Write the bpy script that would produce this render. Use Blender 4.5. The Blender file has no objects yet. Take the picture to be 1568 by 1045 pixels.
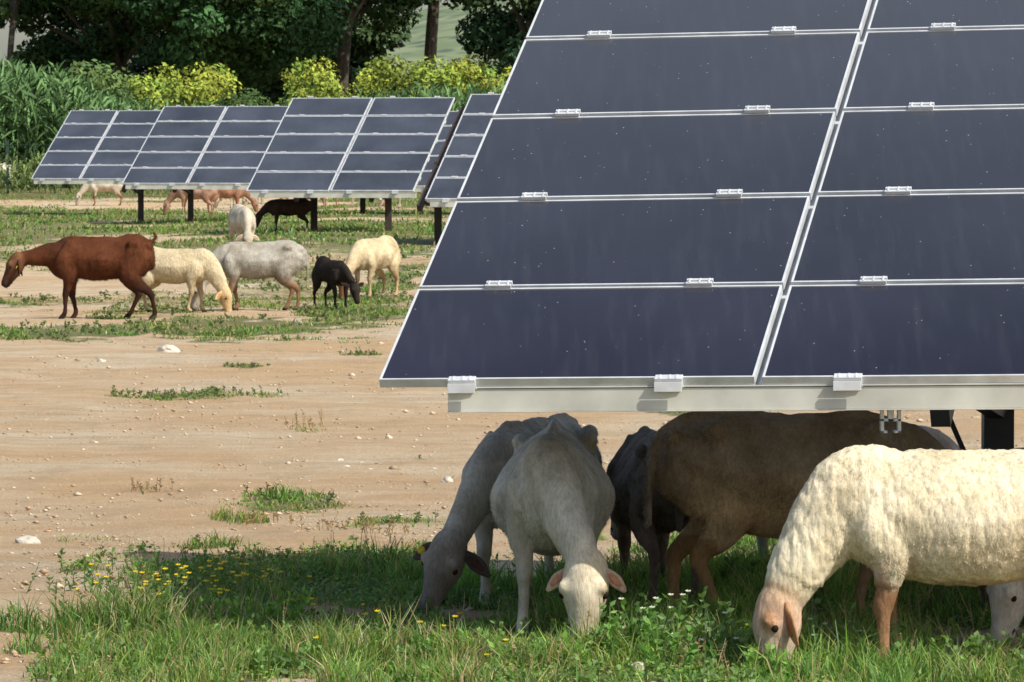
import bpy, math, random
import numpy as np
from mathutils import Vector, Matrix, noise, kdtree
random.seed(7); rng=np.random.default_rng(7)
F=7700.0; H=1.58; HV=221.0; CX=784.0
D=bpy.data; scene=bpy.context.scene

# ------------------------------------------------------------------ helpers
def sm(a,b,x):
    t=np.clip((np.asarray(x,float)-a)/(b-a),0,1); return t*t*(3-2*t)
def gz(X,Y):
    return 0.3*sm(50,68,Y)*(0.55+0.45*sm(-7,-2.5,X))+0.55*sm(105,135,Y)+0.5*sm(140,170,Y)
def Yv(v): return F*H/(v-HV)
def XY(u,Y): return (u-CX)*Y/F
def hash2(ix,iy,seed=0):
    h=(ix.astype(np.int64)*374761393+iy.astype(np.int64)*668265263+seed*1442695041)&0x7fffffff
    h=(h^(h>>13))*1274126177&0x7fffffff
    return ((h^(h>>16))&0xffff)/65535.0
def vnoise(x,y,seed=0):
    x=np.asarray(x,float);y=np.asarray(y,float)
    ix=np.floor(x);iy=np.floor(y);fx=x-ix;fy=y-iy
    fx=fx*fx*(3-2*fx);fy=fy*fy*(3-2*fy)
    a=hash2(ix,iy,seed);b=hash2(ix+1,iy,seed);c=hash2(ix,iy+1,seed);d=hash2(ix+1,iy+1,seed)
    return (a*(1-fx)+b*fx)*(1-fy)+(c*(1-fx)+d*fx)*fy
def fbm(x,y,seed=0,o=4):
    s=0;a=.5;t=0
    for i in range(o):
        s=s+a*vnoise(x*2**i,y*2**i,seed+i*17);t+=a;a*=.55
    return s/t

def mk(name,V,Fc,mat,col=None,smooth=False):
    V=np.ascontiguousarray(V,dtype=np.float32);Fc=np.ascontiguousarray(Fc,dtype=np.int32)
    k=Fc.shape[1]
    me=D.meshes.new(name)
    me.vertices.add(len(V));me.vertices.foreach_set('co',V.ravel())
    me.loops.add(Fc.size);me.loops.foreach_set('vertex_index',Fc.ravel())
    me.polygons.add(len(Fc));me.polygons.foreach_set('loop_start',np.arange(0,Fc.size,k,dtype=np.int32))
    me.update(calc_edges=True)
    if col is not None:
        a=me.color_attributes.new('Col','FLOAT_COLOR','POINT')
        c=np.ones((len(V),4),np.float32);c[:,:3]=np.clip(col,0,1);a.data.foreach_set('color',c.ravel())
    if smooth: me.polygons.foreach_set('use_smooth',np.ones(len(Fc),bool))
    if mat: me.materials.append(mat)
    ob=D.objects.new(name,me);scene.collection.objects.link(ob)
    return ob

def newmat(name):
    m=D.materials.new(name);m.use_nodes=True
    nt=m.node_tree;nt.nodes.clear()
    out=nt.nodes.new('ShaderNodeOutputMaterial')
    return m,nt,out
def N(nt,t,**k):
    n=nt.nodes.new(t)
    for a,b in k.items():
        if a in n.inputs: n.inputs[a].default_value=b
        else: setattr(n,a,b)
    return n
def L(nt,a,b): nt.links.new(a,b)
def mixc(nt,fac,a,b,mode='MIX'):
    n=nt.nodes.new('ShaderNodeMix');n.data_type='RGBA';n.blend_type=mode
    for s,v in ((n.inputs[0],fac),(n.inputs[6],a),(n.inputs[7],b)):
        if hasattr(v,'links'): nt.links.new(v,s)
        else: s.default_value=v if not isinstance(v,tuple) else (v+(1,))[:4]
    return n.outputs[2]
def ramp(nt,src,p0,p1,c0=(0,0,0,1),c1=(1,1,1,1)):
    r=nt.nodes.new('ShaderNodeValToRGB');r.color_ramp.elements[0].position=p0;r.color_ramp.elements[1].position=p1
    r.color_ramp.elements[0].color=c0;r.color_ramp.elements[1].color=c1
    nt.links.new(src,r.inputs[0]);return r.outputs[0]
def texco(nt,scale=(1,1,1),which='Object'):
    t=nt.nodes.new('ShaderNodeTexCoord');m=nt.nodes.new('ShaderNodeMapping');m.inputs['Scale'].default_value=scale
    nt.links.new(t.outputs[which],m.inputs[0]);return m.outputs[0]

def leafmat(name,trans=.35,rough=.6,spec=.25):
    m,nt,out=newmat(name)
    a=N(nt,'ShaderNodeAttribute',attribute_name='Col')
    p=N(nt,'ShaderNodeBsdfPrincipled',Roughness=rough);p.inputs['Specular IOR Level'].default_value=spec
    L(nt,a.outputs['Color'],p.inputs['Base Color'])
    if trans==0:
        L(nt,p.outputs[0],out.inputs[0]);return m
    t=N(nt,'ShaderNodeBsdfTranslucent')
    tc=mixc(nt,1.0,a.outputs['Color'],(1.3,1.35,.6),'MULTIPLY')
    L(nt,tc,t.inputs['Color'])
    mx=N(nt,'ShaderNodeMixShader');mx.inputs[0].default_value=trans
    L(nt,p.outputs[0],mx.inputs[1]);L(nt,t.outputs[0],mx.inputs[2]);L(nt,mx.outputs[0],out.inputs[0])
    return m
M_leaf=leafmat('leaf',0,.65,.15);M_grass=leafmat('grass_blade',.35,.5,.3)

def simple(name,col,rough=.6,metal=0,nscale=20,var=.15,bump=0.0,spec=.5):
    m,nt,out=newmat(name)
    p=N(nt,'ShaderNodeBsdfPrincipled',Roughness=rough,Metallic=metal);p.inputs['Specular IOR Level'].default_value=spec
    co=texco(nt);n=N(nt,'ShaderNodeTexNoise',Scale=nscale,Detail=6.0);L(nt,co,n.inputs[0])
    d=tuple(c*(1-var) for c in col);b=tuple(min(1,c*(1+var)) for c in col)
    c=mixc(nt,ramp(nt,n.outputs[0],.3,.7),d,b);L(nt,c,p.inputs['Base Color'])
    if bump:
        bp=N(nt,'ShaderNodeBump',Strength=bump,Distance=.01);L(nt,n.outputs[0],bp.inputs['Height']);L(nt,bp.outputs[0],p.inputs['Normal'])
    L(nt,p.outputs[0],out.inputs[0]);return m
M_alu=simple('aluminium_frame',(.64,.66,.67),.38,.2,14,.14)
M_beam=simple('painted_beam',(.56,.56,.49),.45,.1,6,.18)
M_steel=simple('dark_steel',(.035,.04,.06),.5,.3,8,.3)
M_bark=simple('bark',(.07,.055,.04),.9,0,9,.4,.6)
M_rock=simple('stone',(.50,.45,.37),.85,0,18,.25,.5)
M_rail=simple('rust_post',(.05,.035,.028),.7,.1,8,.3)

def glassmat(name,base,refl_grad=True):
    m,nt,out=newmat(name)
    p=N(nt,'ShaderNodeBsdfPrincipled',Roughness=.16,IOR=1.5)
    co=texco(nt)
    n=N(nt,'ShaderNodeTexNoise',Scale=1.3,Detail=4.0);L(nt,co,n.inputs[0])
    v=N(nt,'ShaderNodeTexVoronoi',Scale=30.0);L(nt,co,v.inputs[0])
    n2=N(nt,'ShaderNodeTexNoise',Scale=9.0);L(nt,co,n2.inputs[0])
    sp=ramp(nt,v.outputs['Distance'],.04,.075,(1,1,1,1),(0,0,0,1))
    sp=mixc(nt,1.0,sp,ramp(nt,n2.outputs[0],.50,.56),'MULTIPLY')
    st=N(nt,'ShaderNodeTexNoise',Scale=3.0,Detail=5.0);L(nt,texco(nt,(9,1,1)),st.inputs[0])
    c=mixc(nt,ramp(nt,n.outputs[0],.3,.7),tuple(b*.7 for b in base),tuple(b*1.35 for b in base))
    c=mixc(nt,ramp(nt,st.outputs[0],.5,.85,(0,0,0,1),(.12,.12,.12,1)),c,(.12,.13,.14))
    if refl_grad:   # reflection gradient painted into the colour, lighter toward the upper modules
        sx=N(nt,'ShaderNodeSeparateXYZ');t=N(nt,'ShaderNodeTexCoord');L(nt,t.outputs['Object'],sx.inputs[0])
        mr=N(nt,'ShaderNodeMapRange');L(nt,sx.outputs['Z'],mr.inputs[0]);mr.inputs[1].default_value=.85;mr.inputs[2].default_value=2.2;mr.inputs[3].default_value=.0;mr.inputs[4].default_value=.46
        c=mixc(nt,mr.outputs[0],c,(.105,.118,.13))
    c=mixc(nt,sp,c,(.42,.42,.40))
    L(nt,c,p.inputs['Base Color'])
    r=ramp(nt,st.outputs[0],.3,.7,(.10,.10,.10,1),(.22,.22,.22,1));L(nt,r,p.inputs['Roughness'])
    L(nt,p.outputs[0],out.inputs[0]);return m
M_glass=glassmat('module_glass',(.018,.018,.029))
M_glassfar=glassmat('module_glass_far',(.052,.058,.073),False)  # lighter base colour for the far tables, no height gradient

# ------------------------------------------------------------------ ground
ELL=[(900,990,760,70,1),(1250,905,480,85,1),(520,905,330,38,1),(500,868,310,32,1),(300,895,110,30,.9),(420,1015,380,45,.9),(150,968,130,14,.8),(1100,1050,800,60,1),
 (230,1035,130,22,.6),(425,772,85,20,.9),(360,792,50,14,.9),(600,800,85,9,.8),(300,607,130,5,.7),(375,562,30,4,.9),(322,602,24,6,.9),(120,828,50,6,.5),(555,543,36,4,.8),(1040,635,45,9,1),
 (640,708,18,3,.6),(468,655,26,7,.4),(225,755,25,7,.3),(20,945,28,10,.4),(1180,700,200,30,.3),
 (90,508,190,16,1),(340,503,260,19,1),(540,478,120,34,1),(600,440,60,36,.9),(20,468,80,12,.7),(450,440,120,22,.7),(200,455,90,9,.5),(400,538,60,5,.4),(250,478,120,10,.7)]
def mask(X,Y):
    X=np.asarray(X,float);Y=np.asarray(Y,float)
    nz=.5*fbm(X*1.6,Y*.9,3)+.5*fbm(X*6,Y*3,53)-.5
    m=np.zeros(np.broadcast(X,Y).shape)
    for u,v,ru,rv,k in ELL:
        y0=Yv(v);s=F/y0;ry=max(.15,(Yv(v-rv)-Yv(v+rv))/2);rx=ru/s;x0=(u-CX)/s
        d=np.sqrt(((X-x0)/rx)**2+((Y-y0)/ry)**2)
        m=np.maximum(m,k*np.clip((1.0-d)*1.5+.25+nz*4.2,0,1)*(d<1.45)*np.clip((1.45-d)*4,0,1))
    st=fbm(X*.35+3,Y*.22,11)
    far=sm(55,66,Y)*np.clip((st-.26)*6,0,1)*.95
    mid=sm(40,48,Y)*np.clip((st-.50)*6,0,1)*.65
    far2=sm(108,125,Y)
    m=np.maximum.reduce([m,far,mid,far2])
    return m
xs=np.concatenate([-np.geomspace(1500,9,40),np.arange(-8.8,8.81,.065),np.geomspace(9,1500,40)])
ys=np.concatenate([[-200,-60,-20,0,8,12],np.geomspace(13.5,135,620),np.geomspace(138,4000,40)])
XX,YY=np.meshgrid(xs,ys)
ZZ=gz(XX,YY)
near=(YY<60)&(YY>13)
ZZ=ZZ+np.where(near&(abs(XX)<9),(fbm(XX*2.2,YY*1.2,5)-.5)*.05,0)
nx,ny=len(xs),len(ys)
idx=np.arange(nx*ny).reshape(ny,nx)
FQ=np.stack([idx[:-1,:-1],idx[:-1,1:],idx[1:,1:],idx[1:,:-1]],-1).reshape(-1,4)
MK=mask(XX,YY).ravel()
colg=np.stack([MK,MK,MK],-1)
m,nt,out=newmat('sandy_ground')
p=N(nt,'ShaderNodeBsdfPrincipled',Roughness=.95);p.inputs['Specular IOR Level'].default_value=.15
at=N(nt,'ShaderNodeAttribute',attribute_name='Col')
n1=N(nt,'ShaderNodeTexNoise',Scale=1.0,Detail=8.0,Roughness=.6);L(nt,texco(nt,(.45,.5,1)),n1.inputs[0])
n2=N(nt,'ShaderNodeTexNoise',Scale=1.0,Detail=7.0,Roughness=.65);L(nt,texco(nt,(.8,3.2,1)),n2.inputs[0])
n3=N(nt,'ShaderNodeTexNoise',Scale=60.0,Detail=6.0,Roughness=.8);L(nt,texco(nt,(1,.5,1)),n3.inputs[0])
n4=N(nt,'ShaderNodeTexNoise',Scale=1.0,Detail=9.0,Roughness=.72);L(nt,texco(nt,(2.4,1.5,1)),n4.inputs[0])
vo=N(nt,'ShaderNodeTexVoronoi',Scale=38.0);L(nt,texco(nt,(1,.6,1)),vo.inputs[0])
c=mixc(nt,ramp(nt,n1.outputs[0],.40,.60),(.80,.56,.32),(.87,.74,.53))
c=mixc(nt,ramp(nt,n2.outputs[0],.42,.66,(0,0,0,1),(.9,.9,.9,1)),c,(.69,.46,.26))
c=mixc(nt,ramp(nt,n4.outputs[0],.50,.68,(0,0,0,1),(.6,.6,.6,1)),c,(.52,.36,.21))
c=mixc(nt,ramp(nt,n3.outputs[0],.38,.8,(0,0,0,1),(.65,.65,.65,1)),c,(.42,.28,.15))
c=mixc(nt,ramp(nt,vo.outputs['Distance'],.12,.22,(.4,.4,.4,1),(0,0,0,1)),c,(.78,.70,.58))
g=mixc(nt,n3.outputs[0],(.08,.11,.03),(.22,.23,.08))
nm=N(nt,'ShaderNodeTexNoise',Scale=1.0,Detail=9.0,Roughness=.8);L(nt,texco(nt,(6,3,1)),nm.inputs[0])
ma=N(nt,'ShaderNodeMath',operation='MULTIPLY_ADD');L(nt,nm.outputs[0],ma.inputs[0]);ma.inputs[1].default_value=2.2;ma.inputs[2].default_value=-1.15
ad=N(nt,'ShaderNodeMath',operation='ADD');L(nt,at.outputs['Fac'],ad.inputs[0]);L(nt,ma.outputs[0],ad.inputs[1])
gm=ramp(nt,ad.outputs[0],.4,.8,(0,0,0,1),(.85,.85,.85,1))
c=mixc(nt,gm,c,g);L(nt,c,p.inputs['Base Color'])
bsum=N(nt,'ShaderNodeMath',operation='ADD');L(nt,n3.outputs[0],bsum.inputs[0]);L(nt,n2.outputs[0],bsum.inputs[1])
bs2=N(nt,'ShaderNodeMath',operation='ADD');L(nt,bsum.outputs[0],bs2.inputs[0]);L(nt,n4.outputs[0],bs2.inputs[1])
bp=N(nt,'ShaderNodeBump',Strength=.9,Distance=.05);L(nt,bs2.outputs[0],bp.inputs['Height']);L(nt,bp.outputs[0],p.inputs['Normal'])
L(nt,p.outputs[0],out.inputs[0]);M_ground=m
mk('ground',np.stack([XX,YY,ZZ],-1).reshape(-1,3),FQ,M_ground,colg,True)

# ------------------------------------------------------------------ grass
def blades(P,h,w,col,lean=.5):
    n=len(P);a=rng.uniform(0,2*np.pi,n);b=rng.uniform(0,2*np.pi,n)
    side=np.stack([np.cos(a),np.sin(a)*.5,0*a],-1)
    side/=np.linalg.norm(side,axis=1)[:,None]
    ln=(rng.uniform(.1,1,n)*lean*h)[:,None]*np.stack([np.cos(b),np.sin(b),0*b],-1)
    up=np.array([0,0,1.])
    w=w[:,None];hh=h[:,None]
    b0=P-side*w;b1=P+side*w;mid=P+up*hh*.55+ln*.35
    m0=mid-side*w*.75;m1=mid+side*w*.75;tip=P+up*hh*rng.uniform(.6,1,n)[:,None]+ln
    V=np.stack([b0,b1,m0,m1,tip],1).reshape(-1,3)
    i=np.arange(n)[:,None]*5
    Fc=np.concatenate([i+[0,1,3],i+[0,3,2],i+[2,3,4]],1).reshape(-1,3)
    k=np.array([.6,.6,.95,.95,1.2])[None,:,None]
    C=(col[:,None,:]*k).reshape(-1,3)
    return V,Fc,C
def sample(n,x0,x1,y0,y1,thr=.3,clump=6.0):
    out=[];tot=0
    while tot<n:
        k=n*3
        Y=1/rng.uniform(1/y1,1/y0,k) if y1>3*y0 else rng.uniform(y0,y1,k)
        X=rng.uniform(x0,x1,k)
        if y1>3*y0: X=X*Y/y1
        mm=mask(X,Y);cl=fbm(X*clump,Y*clump,29)
        ok=(mm>thr)&(rng.uniform(0,1,k)<mm*np.clip((cl-.36)*4.5,0.02,1))
        out.append(np.stack([X[ok],Y[ok],mm[ok]],-1));tot+=ok.sum()
    o=np.concatenate(out)[:n]
    return o[:,0],o[:,1],o[:,2]
greens=np.array([(.16,.30,.05),(.22,.37,.06),(.11,.22,.045),(.28,.36,.09),(.12,.25,.07)])
dry=np.array([(.54,.42,.21),(.42,.32,.15),(.58,.49,.29)])
def gcol(n,dp,X=None,Y=None):
    c=greens[rng.integers(0,len(greens),n)]*rng.uniform(.6,1.25,n)[:,None]
    if X is not None:
        t=fbm(X*1.3,Y*1.3,77);c=c*(.55+.9*t)[:,None];c[:,0]*=(.7+.6*fbm(X*.9,Y*.9,91))
        dp=dp*np.clip((fbm(X*2,Y*2,97)-.3)*5,.2,2.2)
    d=rng.uniform(0,1,n)<dp
    c[d]=dry[rng.integers(0,3,d.sum())]*rng.uniform(.5,1.1,d.sum())[:,None]
    return c
def grassobj(name,n,x0,x1,y0,y1,h0,h1,w0,w1,dp,thr=.2,clump=5.,lean=.8):
    X,Y,mm=sample(n,x0,x1,y0,y1,thr,clump)
    hv=fbm(X*1.9,Y*1.9,41)*.6+fbm(X*8,Y*8,43)*.4
    h=(h0+(h1-h0)*rng.uniform(0,1,n)**2)*np.clip((hv-.25)*3.2,.25,2)*(.35+.65*mm)
    P=np.stack([X,Y,gz(X,Y)-.01],-1)
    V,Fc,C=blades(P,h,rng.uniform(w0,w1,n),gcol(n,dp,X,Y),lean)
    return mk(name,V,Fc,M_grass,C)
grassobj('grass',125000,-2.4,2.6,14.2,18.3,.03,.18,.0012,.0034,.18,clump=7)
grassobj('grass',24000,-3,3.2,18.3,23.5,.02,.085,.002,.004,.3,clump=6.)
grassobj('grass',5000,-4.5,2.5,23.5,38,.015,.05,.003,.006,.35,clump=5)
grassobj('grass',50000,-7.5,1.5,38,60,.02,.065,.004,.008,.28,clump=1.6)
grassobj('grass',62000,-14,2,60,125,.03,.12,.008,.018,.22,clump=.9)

def leafq(P,d,nrm,l,w):
    s=np.cross(d,nrm);s/=np.linalg.norm(s,axis=1)[:,None]+1e-9
    return np.stack([P,P+d*l[:,None]*.45+s*w[:,None],P+d*l[:,None],P+d*l[:,None]*.45-s*w[:,None]],1).reshape(-1,3)
def rdir(n):
    v=rng.normal(size=(n,3));return v/np.linalg.norm(v,axis=1)[:,None]
def weed(name,u,Y,spread,hgt,nst,col,flower=None,nf=0,leaf=.035,lw=.008,nl=16,pts=None):
    X=XY(u,Y);V=[];C=[]
    for i in range(nst):
        if pts is None: bx=X+rng.normal()*spread;by=Y+rng.normal()*spread*.7
        else: bx,by=pts[i]
        h=hgt*rng.uniform(.45,1.15)
        cl=np.array(col)*rng.uniform(.75,1.3)
        b=np.array([bx,by,float(gz(bx,by))]);tip=b+np.array([rng.normal()*.25*h,rng.normal()*.2*h,h])
        d=tip-b;sd=np.array([1,0,0])*.0016
        V.append(np.stack([b-sd,b+sd,tip+sd*.5,tip-sd*.5]));C.append(np.tile(cl*.8,(4,1)))
        t=rng.uniform(.1,1,nl)[:,None];P=b+d*t
        dd=rdir(nl);dd[:,2]=abs(dd[:,2])*.7+.1;dd/=np.linalg.norm(dd,axis=1)[:,None]
        q=leafq(P,dd,rdir(nl),leaf*rng.uniform(.6,1.2,nl)*(1.2-t[:,0]*.6),lw*rng.uniform(.6,1.2,nl))
        V.append(q);C.append(np.repeat(cl*rng.uniform(.7,1.35,nl)[:,None],4,0))
        if flower is not None and i<nf:
            k=7;a=np.arange(k)*2*np.pi/k
            dd=np.stack([np.cos(a),np.sin(a)*.8-.3,.4+0*a],-1);dd/=np.linalg.norm(dd,axis=1)[:,None]
            q=leafq(np.tile(tip,(k,1)),dd,np.tile(np.array([.1,-.6,.8]),(k,1)),np.full(k,.011),np.full(k,.004))
            V.append(q);C.append(np.tile(np.array(flower),(4*k,1)))
    V=np.concatenate(V);C=np.concatenate(C)
    return mk(name,V,np.arange(len(V)).reshape(-1,4),M_grass,C)
yel=(.8,.60,.03);wht=(.7,.7,.6)
for (u,Y,sp,h,n,fl,nf) in [(270,17.0,.17,.13,64,yel,50),(345,17.4,.14,.12,40,yel,24),(510,16.3,.2,.10,30,yel,8),(650,15.8,.2,.1,26,yel,6),(560,15.2,.2,.08,24,yel,5),(980,15.3,.25,.1,26,yel,4),(440,18.2,.3,.09,60,None,0),(300,17.8,.25,.10,50,None,0),(600,17.9,.3,.09,50,None,0)]:
    weed('yellow_wildflower' if nf>4 else 'weed',u,Y,sp,h,n,(.14,.22,.07),fl,nf,.03,.005,14)
for (u,Y,h,n,c) in [(960,15.3,.19,14,(.14,.26,.07)),(1000,15.2,.17,14,(.16,.30,.07)),(1075,15.4,.2,16,(.15,.24,.08)),(1060,15.0,.12,10,(.16,.32,.07)),(1110,15.1,.17,14,(.16,.25,.09)),
      (1275,15.1,.18,14,(.14,.22,.08)),(1330,15.2,.1,10,(.13,.27,.05)),(1400,14.9,.1,12,(.13,.23,.06)),(1470,14.9,.1,12,(.15,.27,.05)),(1190,14.8,.09,12,(.18,.32,.07)),(860,15.1,.1,14,(.16,.3,.07)),
      (420,16.1,.14,14,(.13,.25,.05)),(700,15.2,.09,14,(.16,.27,.07)),(380,14.9,.09,16,(.16,.27,.08)),(1540,14.9,.12,16,(.14,.23,.07)),(1520,17.0,.15,14,(.1,.17,.05)),(1140,17.6,.14,14,(.1,.17,.05))]:
    weed('weed',u,Y,.07,h,n,c,wht if h>.165 else None,4 if h>.165 else 0,.045,.009,15)
for (u,Y,h) in [(400,18.2,.12),(205,17.6,.1),(220,22.9,.06),(470,28,.09),(1050,15.0,.1),(780,15.1,.08),(510,20.6,.07),(405,20.9,.05),(590,20.4,.06)]:
    weed('dry_weed',u,Y,.06,h,12,(.33,.23,.13),None,0,.02,.004,9)
X_,Y_,_m=sample(900,-2.4,2.6,14.3,19,.3,3.0)
weed('weed_patch',0,0,0,.075,900,(.16,.26,.07),None,0,.028,.008,9,pts=list(zip(X_,Y_)))
X_,Y_,_m=sample(460,-2.4,2.6,14.3,19,.2,2.0)
weed('dry_weed_patch',0,0,0,.13,460,(.42,.32,.17),None,0,.014,.0025,6,pts=list(zip(X_,Y_)))
X_,Y_,_m=sample(300,-4,2.4,19,38,.4,2.0)
weed('weed_patch',0,0,0,.045,300,(.13,.17,.07),None,0,.024,.006,9,pts=list(zip(X_,Y_)))
X_,Y_,_m=sample(700,-7.5,1.5,38,60,.4,1.0)
weed('weed_patch',0,0,0,.05,700,(.12,.17,.06),None,0,.04,.01,8,pts=list(zip(X_,Y_)))
X_,Y_,_m=sample(30000,-2.4,2.6,14.3,19.5,.3,4.0)
P=np.stack([X_,Y_,gz(X_,Y_)+rng.uniform(.008,.04,len(X_))],-1);dd=rdir(len(X_));dd[:,2]*=.3;dd/=np.linalg.norm(dd,axis=1)[:,None]
nn=rdir(len(X_))*.5+np.array([0,-.3,1]);q=leafq(P,dd,nn,rng.uniform(.008,.02,len(X_)),rng.uniform(.004,.009,len(X_)))
mk('clover',q,np.arange(len(q)).reshape(-1,4),M_grass,np.repeat(gcol(len(X_),.06,X_,Y_),4,0))

# gravel
n=13000
Y=1/rng.uniform(1/48,1/14.3,n);X=rng.uniform(-.115,.115,n)*Y
ok=mask(X,Y)<.35;X=X[ok];Y=Y[ok];n=len(X)
r=rng.lognormal(math.log(.0040),.50,n)*(.8+Y/55)
O=np.array([(1,0,0),(-1,0,0),(0,1,0),(0,-1,0),(0,0,1),(0,0,-1)],float)
V=(O[None]*rng.uniform(.6,1.3,(n,6,1))*r[:,None,None]*np.array([1.2,1,.6]))
V=V+np.stack([X,Y,gz(X,Y)+r*.2],-1)[:,None,:]
T=np.array([(0,2,4),(2,1,4),(1,3,4),(3,0,4),(2,0,5),(1,2,5),(3,1,5),(0,3,5)])
Fc=(np.arange(n)[:,None,None]*6+T[None]).reshape(-1,3)
cc=np.array([(.6,.48,.34),(.50,.32,.18),(.56,.47,.35),(.34,.25,.16),(.42,.30,.19)])[rng.integers(0,5,n)]
m,nt,out=newmat('gravel_stone');p=N(nt,'ShaderNodeBsdfPrincipled',Roughness=.9);a=N(nt,'ShaderNodeAttribute',attribute_name='Col');L(nt,a.outputs['Color'],p.inputs['Base Color']);L(nt,p.outputs[0],out.inputs[0])
mk('gravel',V.reshape(-1,3),Fc,m,np.repeat(cc,6,0))
def rock(u,Y,r,col=M_rock):
    import bmesh
    bm=bmesh.new();bmesh.ops.create_icosphere(bm,subdivisions=3,radius=r)
    o=Vector((random.random()*9,random.random()*9,0))
    for v in bm.verts:
        k=1+.55*noise.noise(v.co/r*.9+o)+.2*noise.noise(v.co/r*2.6+o)
        v.co=v.co*k;v.co.z*=.6
    me=D.meshes.new('rock');bm.to_mesh(me);bm.free();me.materials.append(col)
    ob=D.objects.new('rock',me);scene.collection.objects.link(ob);X=XY(u,Y);ob.location=(X,Y,float(gz(X,Y))+r*.15)
for a in [(42,19.8,.045),(258,38.2,.07),(975,14.95,.04),(1262,14.95,.045),(1457,14.85,.04),(1320,15.05,.025),(155,36.5,.03),(530,24.5,.02),(595,27,.02),(520,25,.02),(685,23.5,.03)]: rock(*a)

# ------------------------------------------------------------------ solar tables
class MB:
    def __init__(s): s.v=[];s.f=[];s.m=[]
    def box(s,o,a,b,c,mi):
        o,a,b,c=[np.array(q,float) for q in (o,a,b,c)]
        i=len(s.v)
        for k in ((0,0,0),(1,0,0),(1,1,0),(0,1,0),(0,0,1),(1,0,1),(1,1,1),(0,1,1)): s.v.append(tuple(o+a*k[0]+b*k[1]+c*k[2]))
        for f in ((0,3,2,1),(4,5,6,7),(0,1,5,4),(1,2,6,5),(2,3,7,6),(3,0,4,7)): s.f.append(tuple(i+j for j in f));s.m.append(mi)
    def make(s,name,mats,bevel=0):
        me=D.meshes.new(name);me.from_pydata(s.v,[],s.f)
        for q in mats: me.materials.append(q)
        me.polygons.foreach_set('material_index',s.m);me.update()
        ob=D.objects.new(name,me);scene.collection.objects.link(ob)
        if bevel:
            b=ob.modifiers.new('b','BEVEL');b.width=bevel;b.segments=2;b.limit_method='ANGLE'
        return ob
def table(P0,R,S,nc,nr,posts,glass,detail=True,beam0=.18):
    P0=np.array(P0);R=np.array(R);S=np.array(S)
    lr=np.linalg.norm(R);ls=np.linalg.norm(S);r=R/lr;s=S/ls;n=np.cross(r,s);n/=np.linalg.norm(n)
    mb=MB();gc=.024 if detail else .03;gr=.02;fw=.007 if detail else .016;Z=np.array([0,0,1.]);hf=np.cross(Z,r)
    for i in range(nc):
        if i:
            mb.box(P0+R*i-r*.052+s*.02-n*.080,r*.08,s*(ls*nr-.04),n*.035,1)
        for j in range(nr):
            o=P0+R*i+S*j+n*(-.028)
            w=lr-gc;h=ls-gr
            jit=n*random.uniform(-.002,.002);o=o+jit
            mb.box(o,r*w,s*fw,n*.03,1);mb.box(o+s*(h-fw),r*w,s*fw,n*.03,1)
            mb.box(o+s*fw,r*fw,s*(h-2*fw),n*.03,1);mb.box(o+s*fw+r*(w-fw),r*fw,s*(h-2*fw),n*.03,1)
            tw=n*random.uniform(-.0012,.0012);tw2=n*random.uniform(-.0012,.0012)
            mb.box(o+s*fw+r*fw+n*.018,r*(w-2*fw)+tw,s*(h-2*fw)+tw2,n*.009,0)
        for fr in (.22,.76):
            mb.box(P0+R*(i+fr)-r*.02+s*.03-n*.085,r*.04,s*(ls*nr-.05),n*.053,1)
            for j in range(nr+1):
                c=P0+R*(i+fr)+S*j-s*.01
                if j==0:
                    c=c+s*.008
                    mb.box(c-r*.043-s*.012-n*.03,r*.086,s*.026,n*.036,1)
                    for q in (-.03,-.0,.022): mb.box(c+r*q-s*.01+n*.0065,r*.006,s*.022,n*.002,1)
                    mb.box(c-r*.043-s*.018-Z*.032,r*.086,hf*.006,Z*.030,1)
                else:
                    mb.box(c-r*.042-s*.016+n*.0035,r*.084,s*.011,n*.012,1)
                    mb.box(c-r*.042+s*.005+n*.0035,r*.084,s*.011,n*.012,1)
                    mb.box(c-r*.038-s*.005-n*.02,r*.076,s*.01,n*.028,1)
                    for q in (-.034,-.002,.028): mb.box(c+r*q-s*.013+n*.0157,r*.006,s*.027,n*.002,1)
    for j in range(1,nr):
        mb.box(P0+R*.05+S*j-n*.128-s*.065,R*(nc-.1),s*.10,n*.041,1)  # strips added under the row gaps to keep sun stripes off the animals
    B=P0+R*beam0-Z*.098+hf*.012
    LB=R*(nc-beam0)
    mb.box(B,LB,hf*.05,Z*.068,2)
    mb.box(B-hf*.004+Z*.070,LB,hf*.055,Z*.005,2)
    mb.box(B-hf*.004-Z*.0045,LB,hf*.055,Z*.004,2)
    for (fi,fj) in posts:
        c=P0+R*fi+S*fj-n*.15;g=float(gz(c[0],c[1]))
        mb.box(np.array([c[0]-.05,c[1]-.05,g-.2]),np.array([.10,0,0]),np.array([0,.10,0]),Z*(c[2]-g+.2),3)
        mb.box(P0+R*fi+s*.1-n*.24-r*.03,r*.06,s*(ls*nr-.2),n*.088,3)
        a=np.array([c[0]-.025,c[1]-.05,g+(c[2]-g)*.45]);bb=P0+R*fi+S*.5-n*.2
        mb.box(a,np.array([.05,0,0]),np.array([0,.03,-.03]),bb-a,3)
        a2=np.array([c[0]-.025,c[1],g+(c[2]-g)*(.55 if not detail else .22)]);b2=c-r*.55+Z*.0
        mb.box(a2,np.array([0,.04,0]),np.array([.03,0,-.03]),b2-a2,3)
    return mb.make('solar_panel_array',[glass,M_alu,M_beam,M_steel if detail else M_rail],.0015 if detail else 0)
SV=(.115,.505,.276)
P0=np.array([-.412,15.556,.849]);RV=np.array([1.173,-.263,.021])
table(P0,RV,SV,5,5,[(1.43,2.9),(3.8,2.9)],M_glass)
mb=MB();bx=XY(1350,15.3);by=15.31;bz=1.58-(664-221)*by/F
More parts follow.
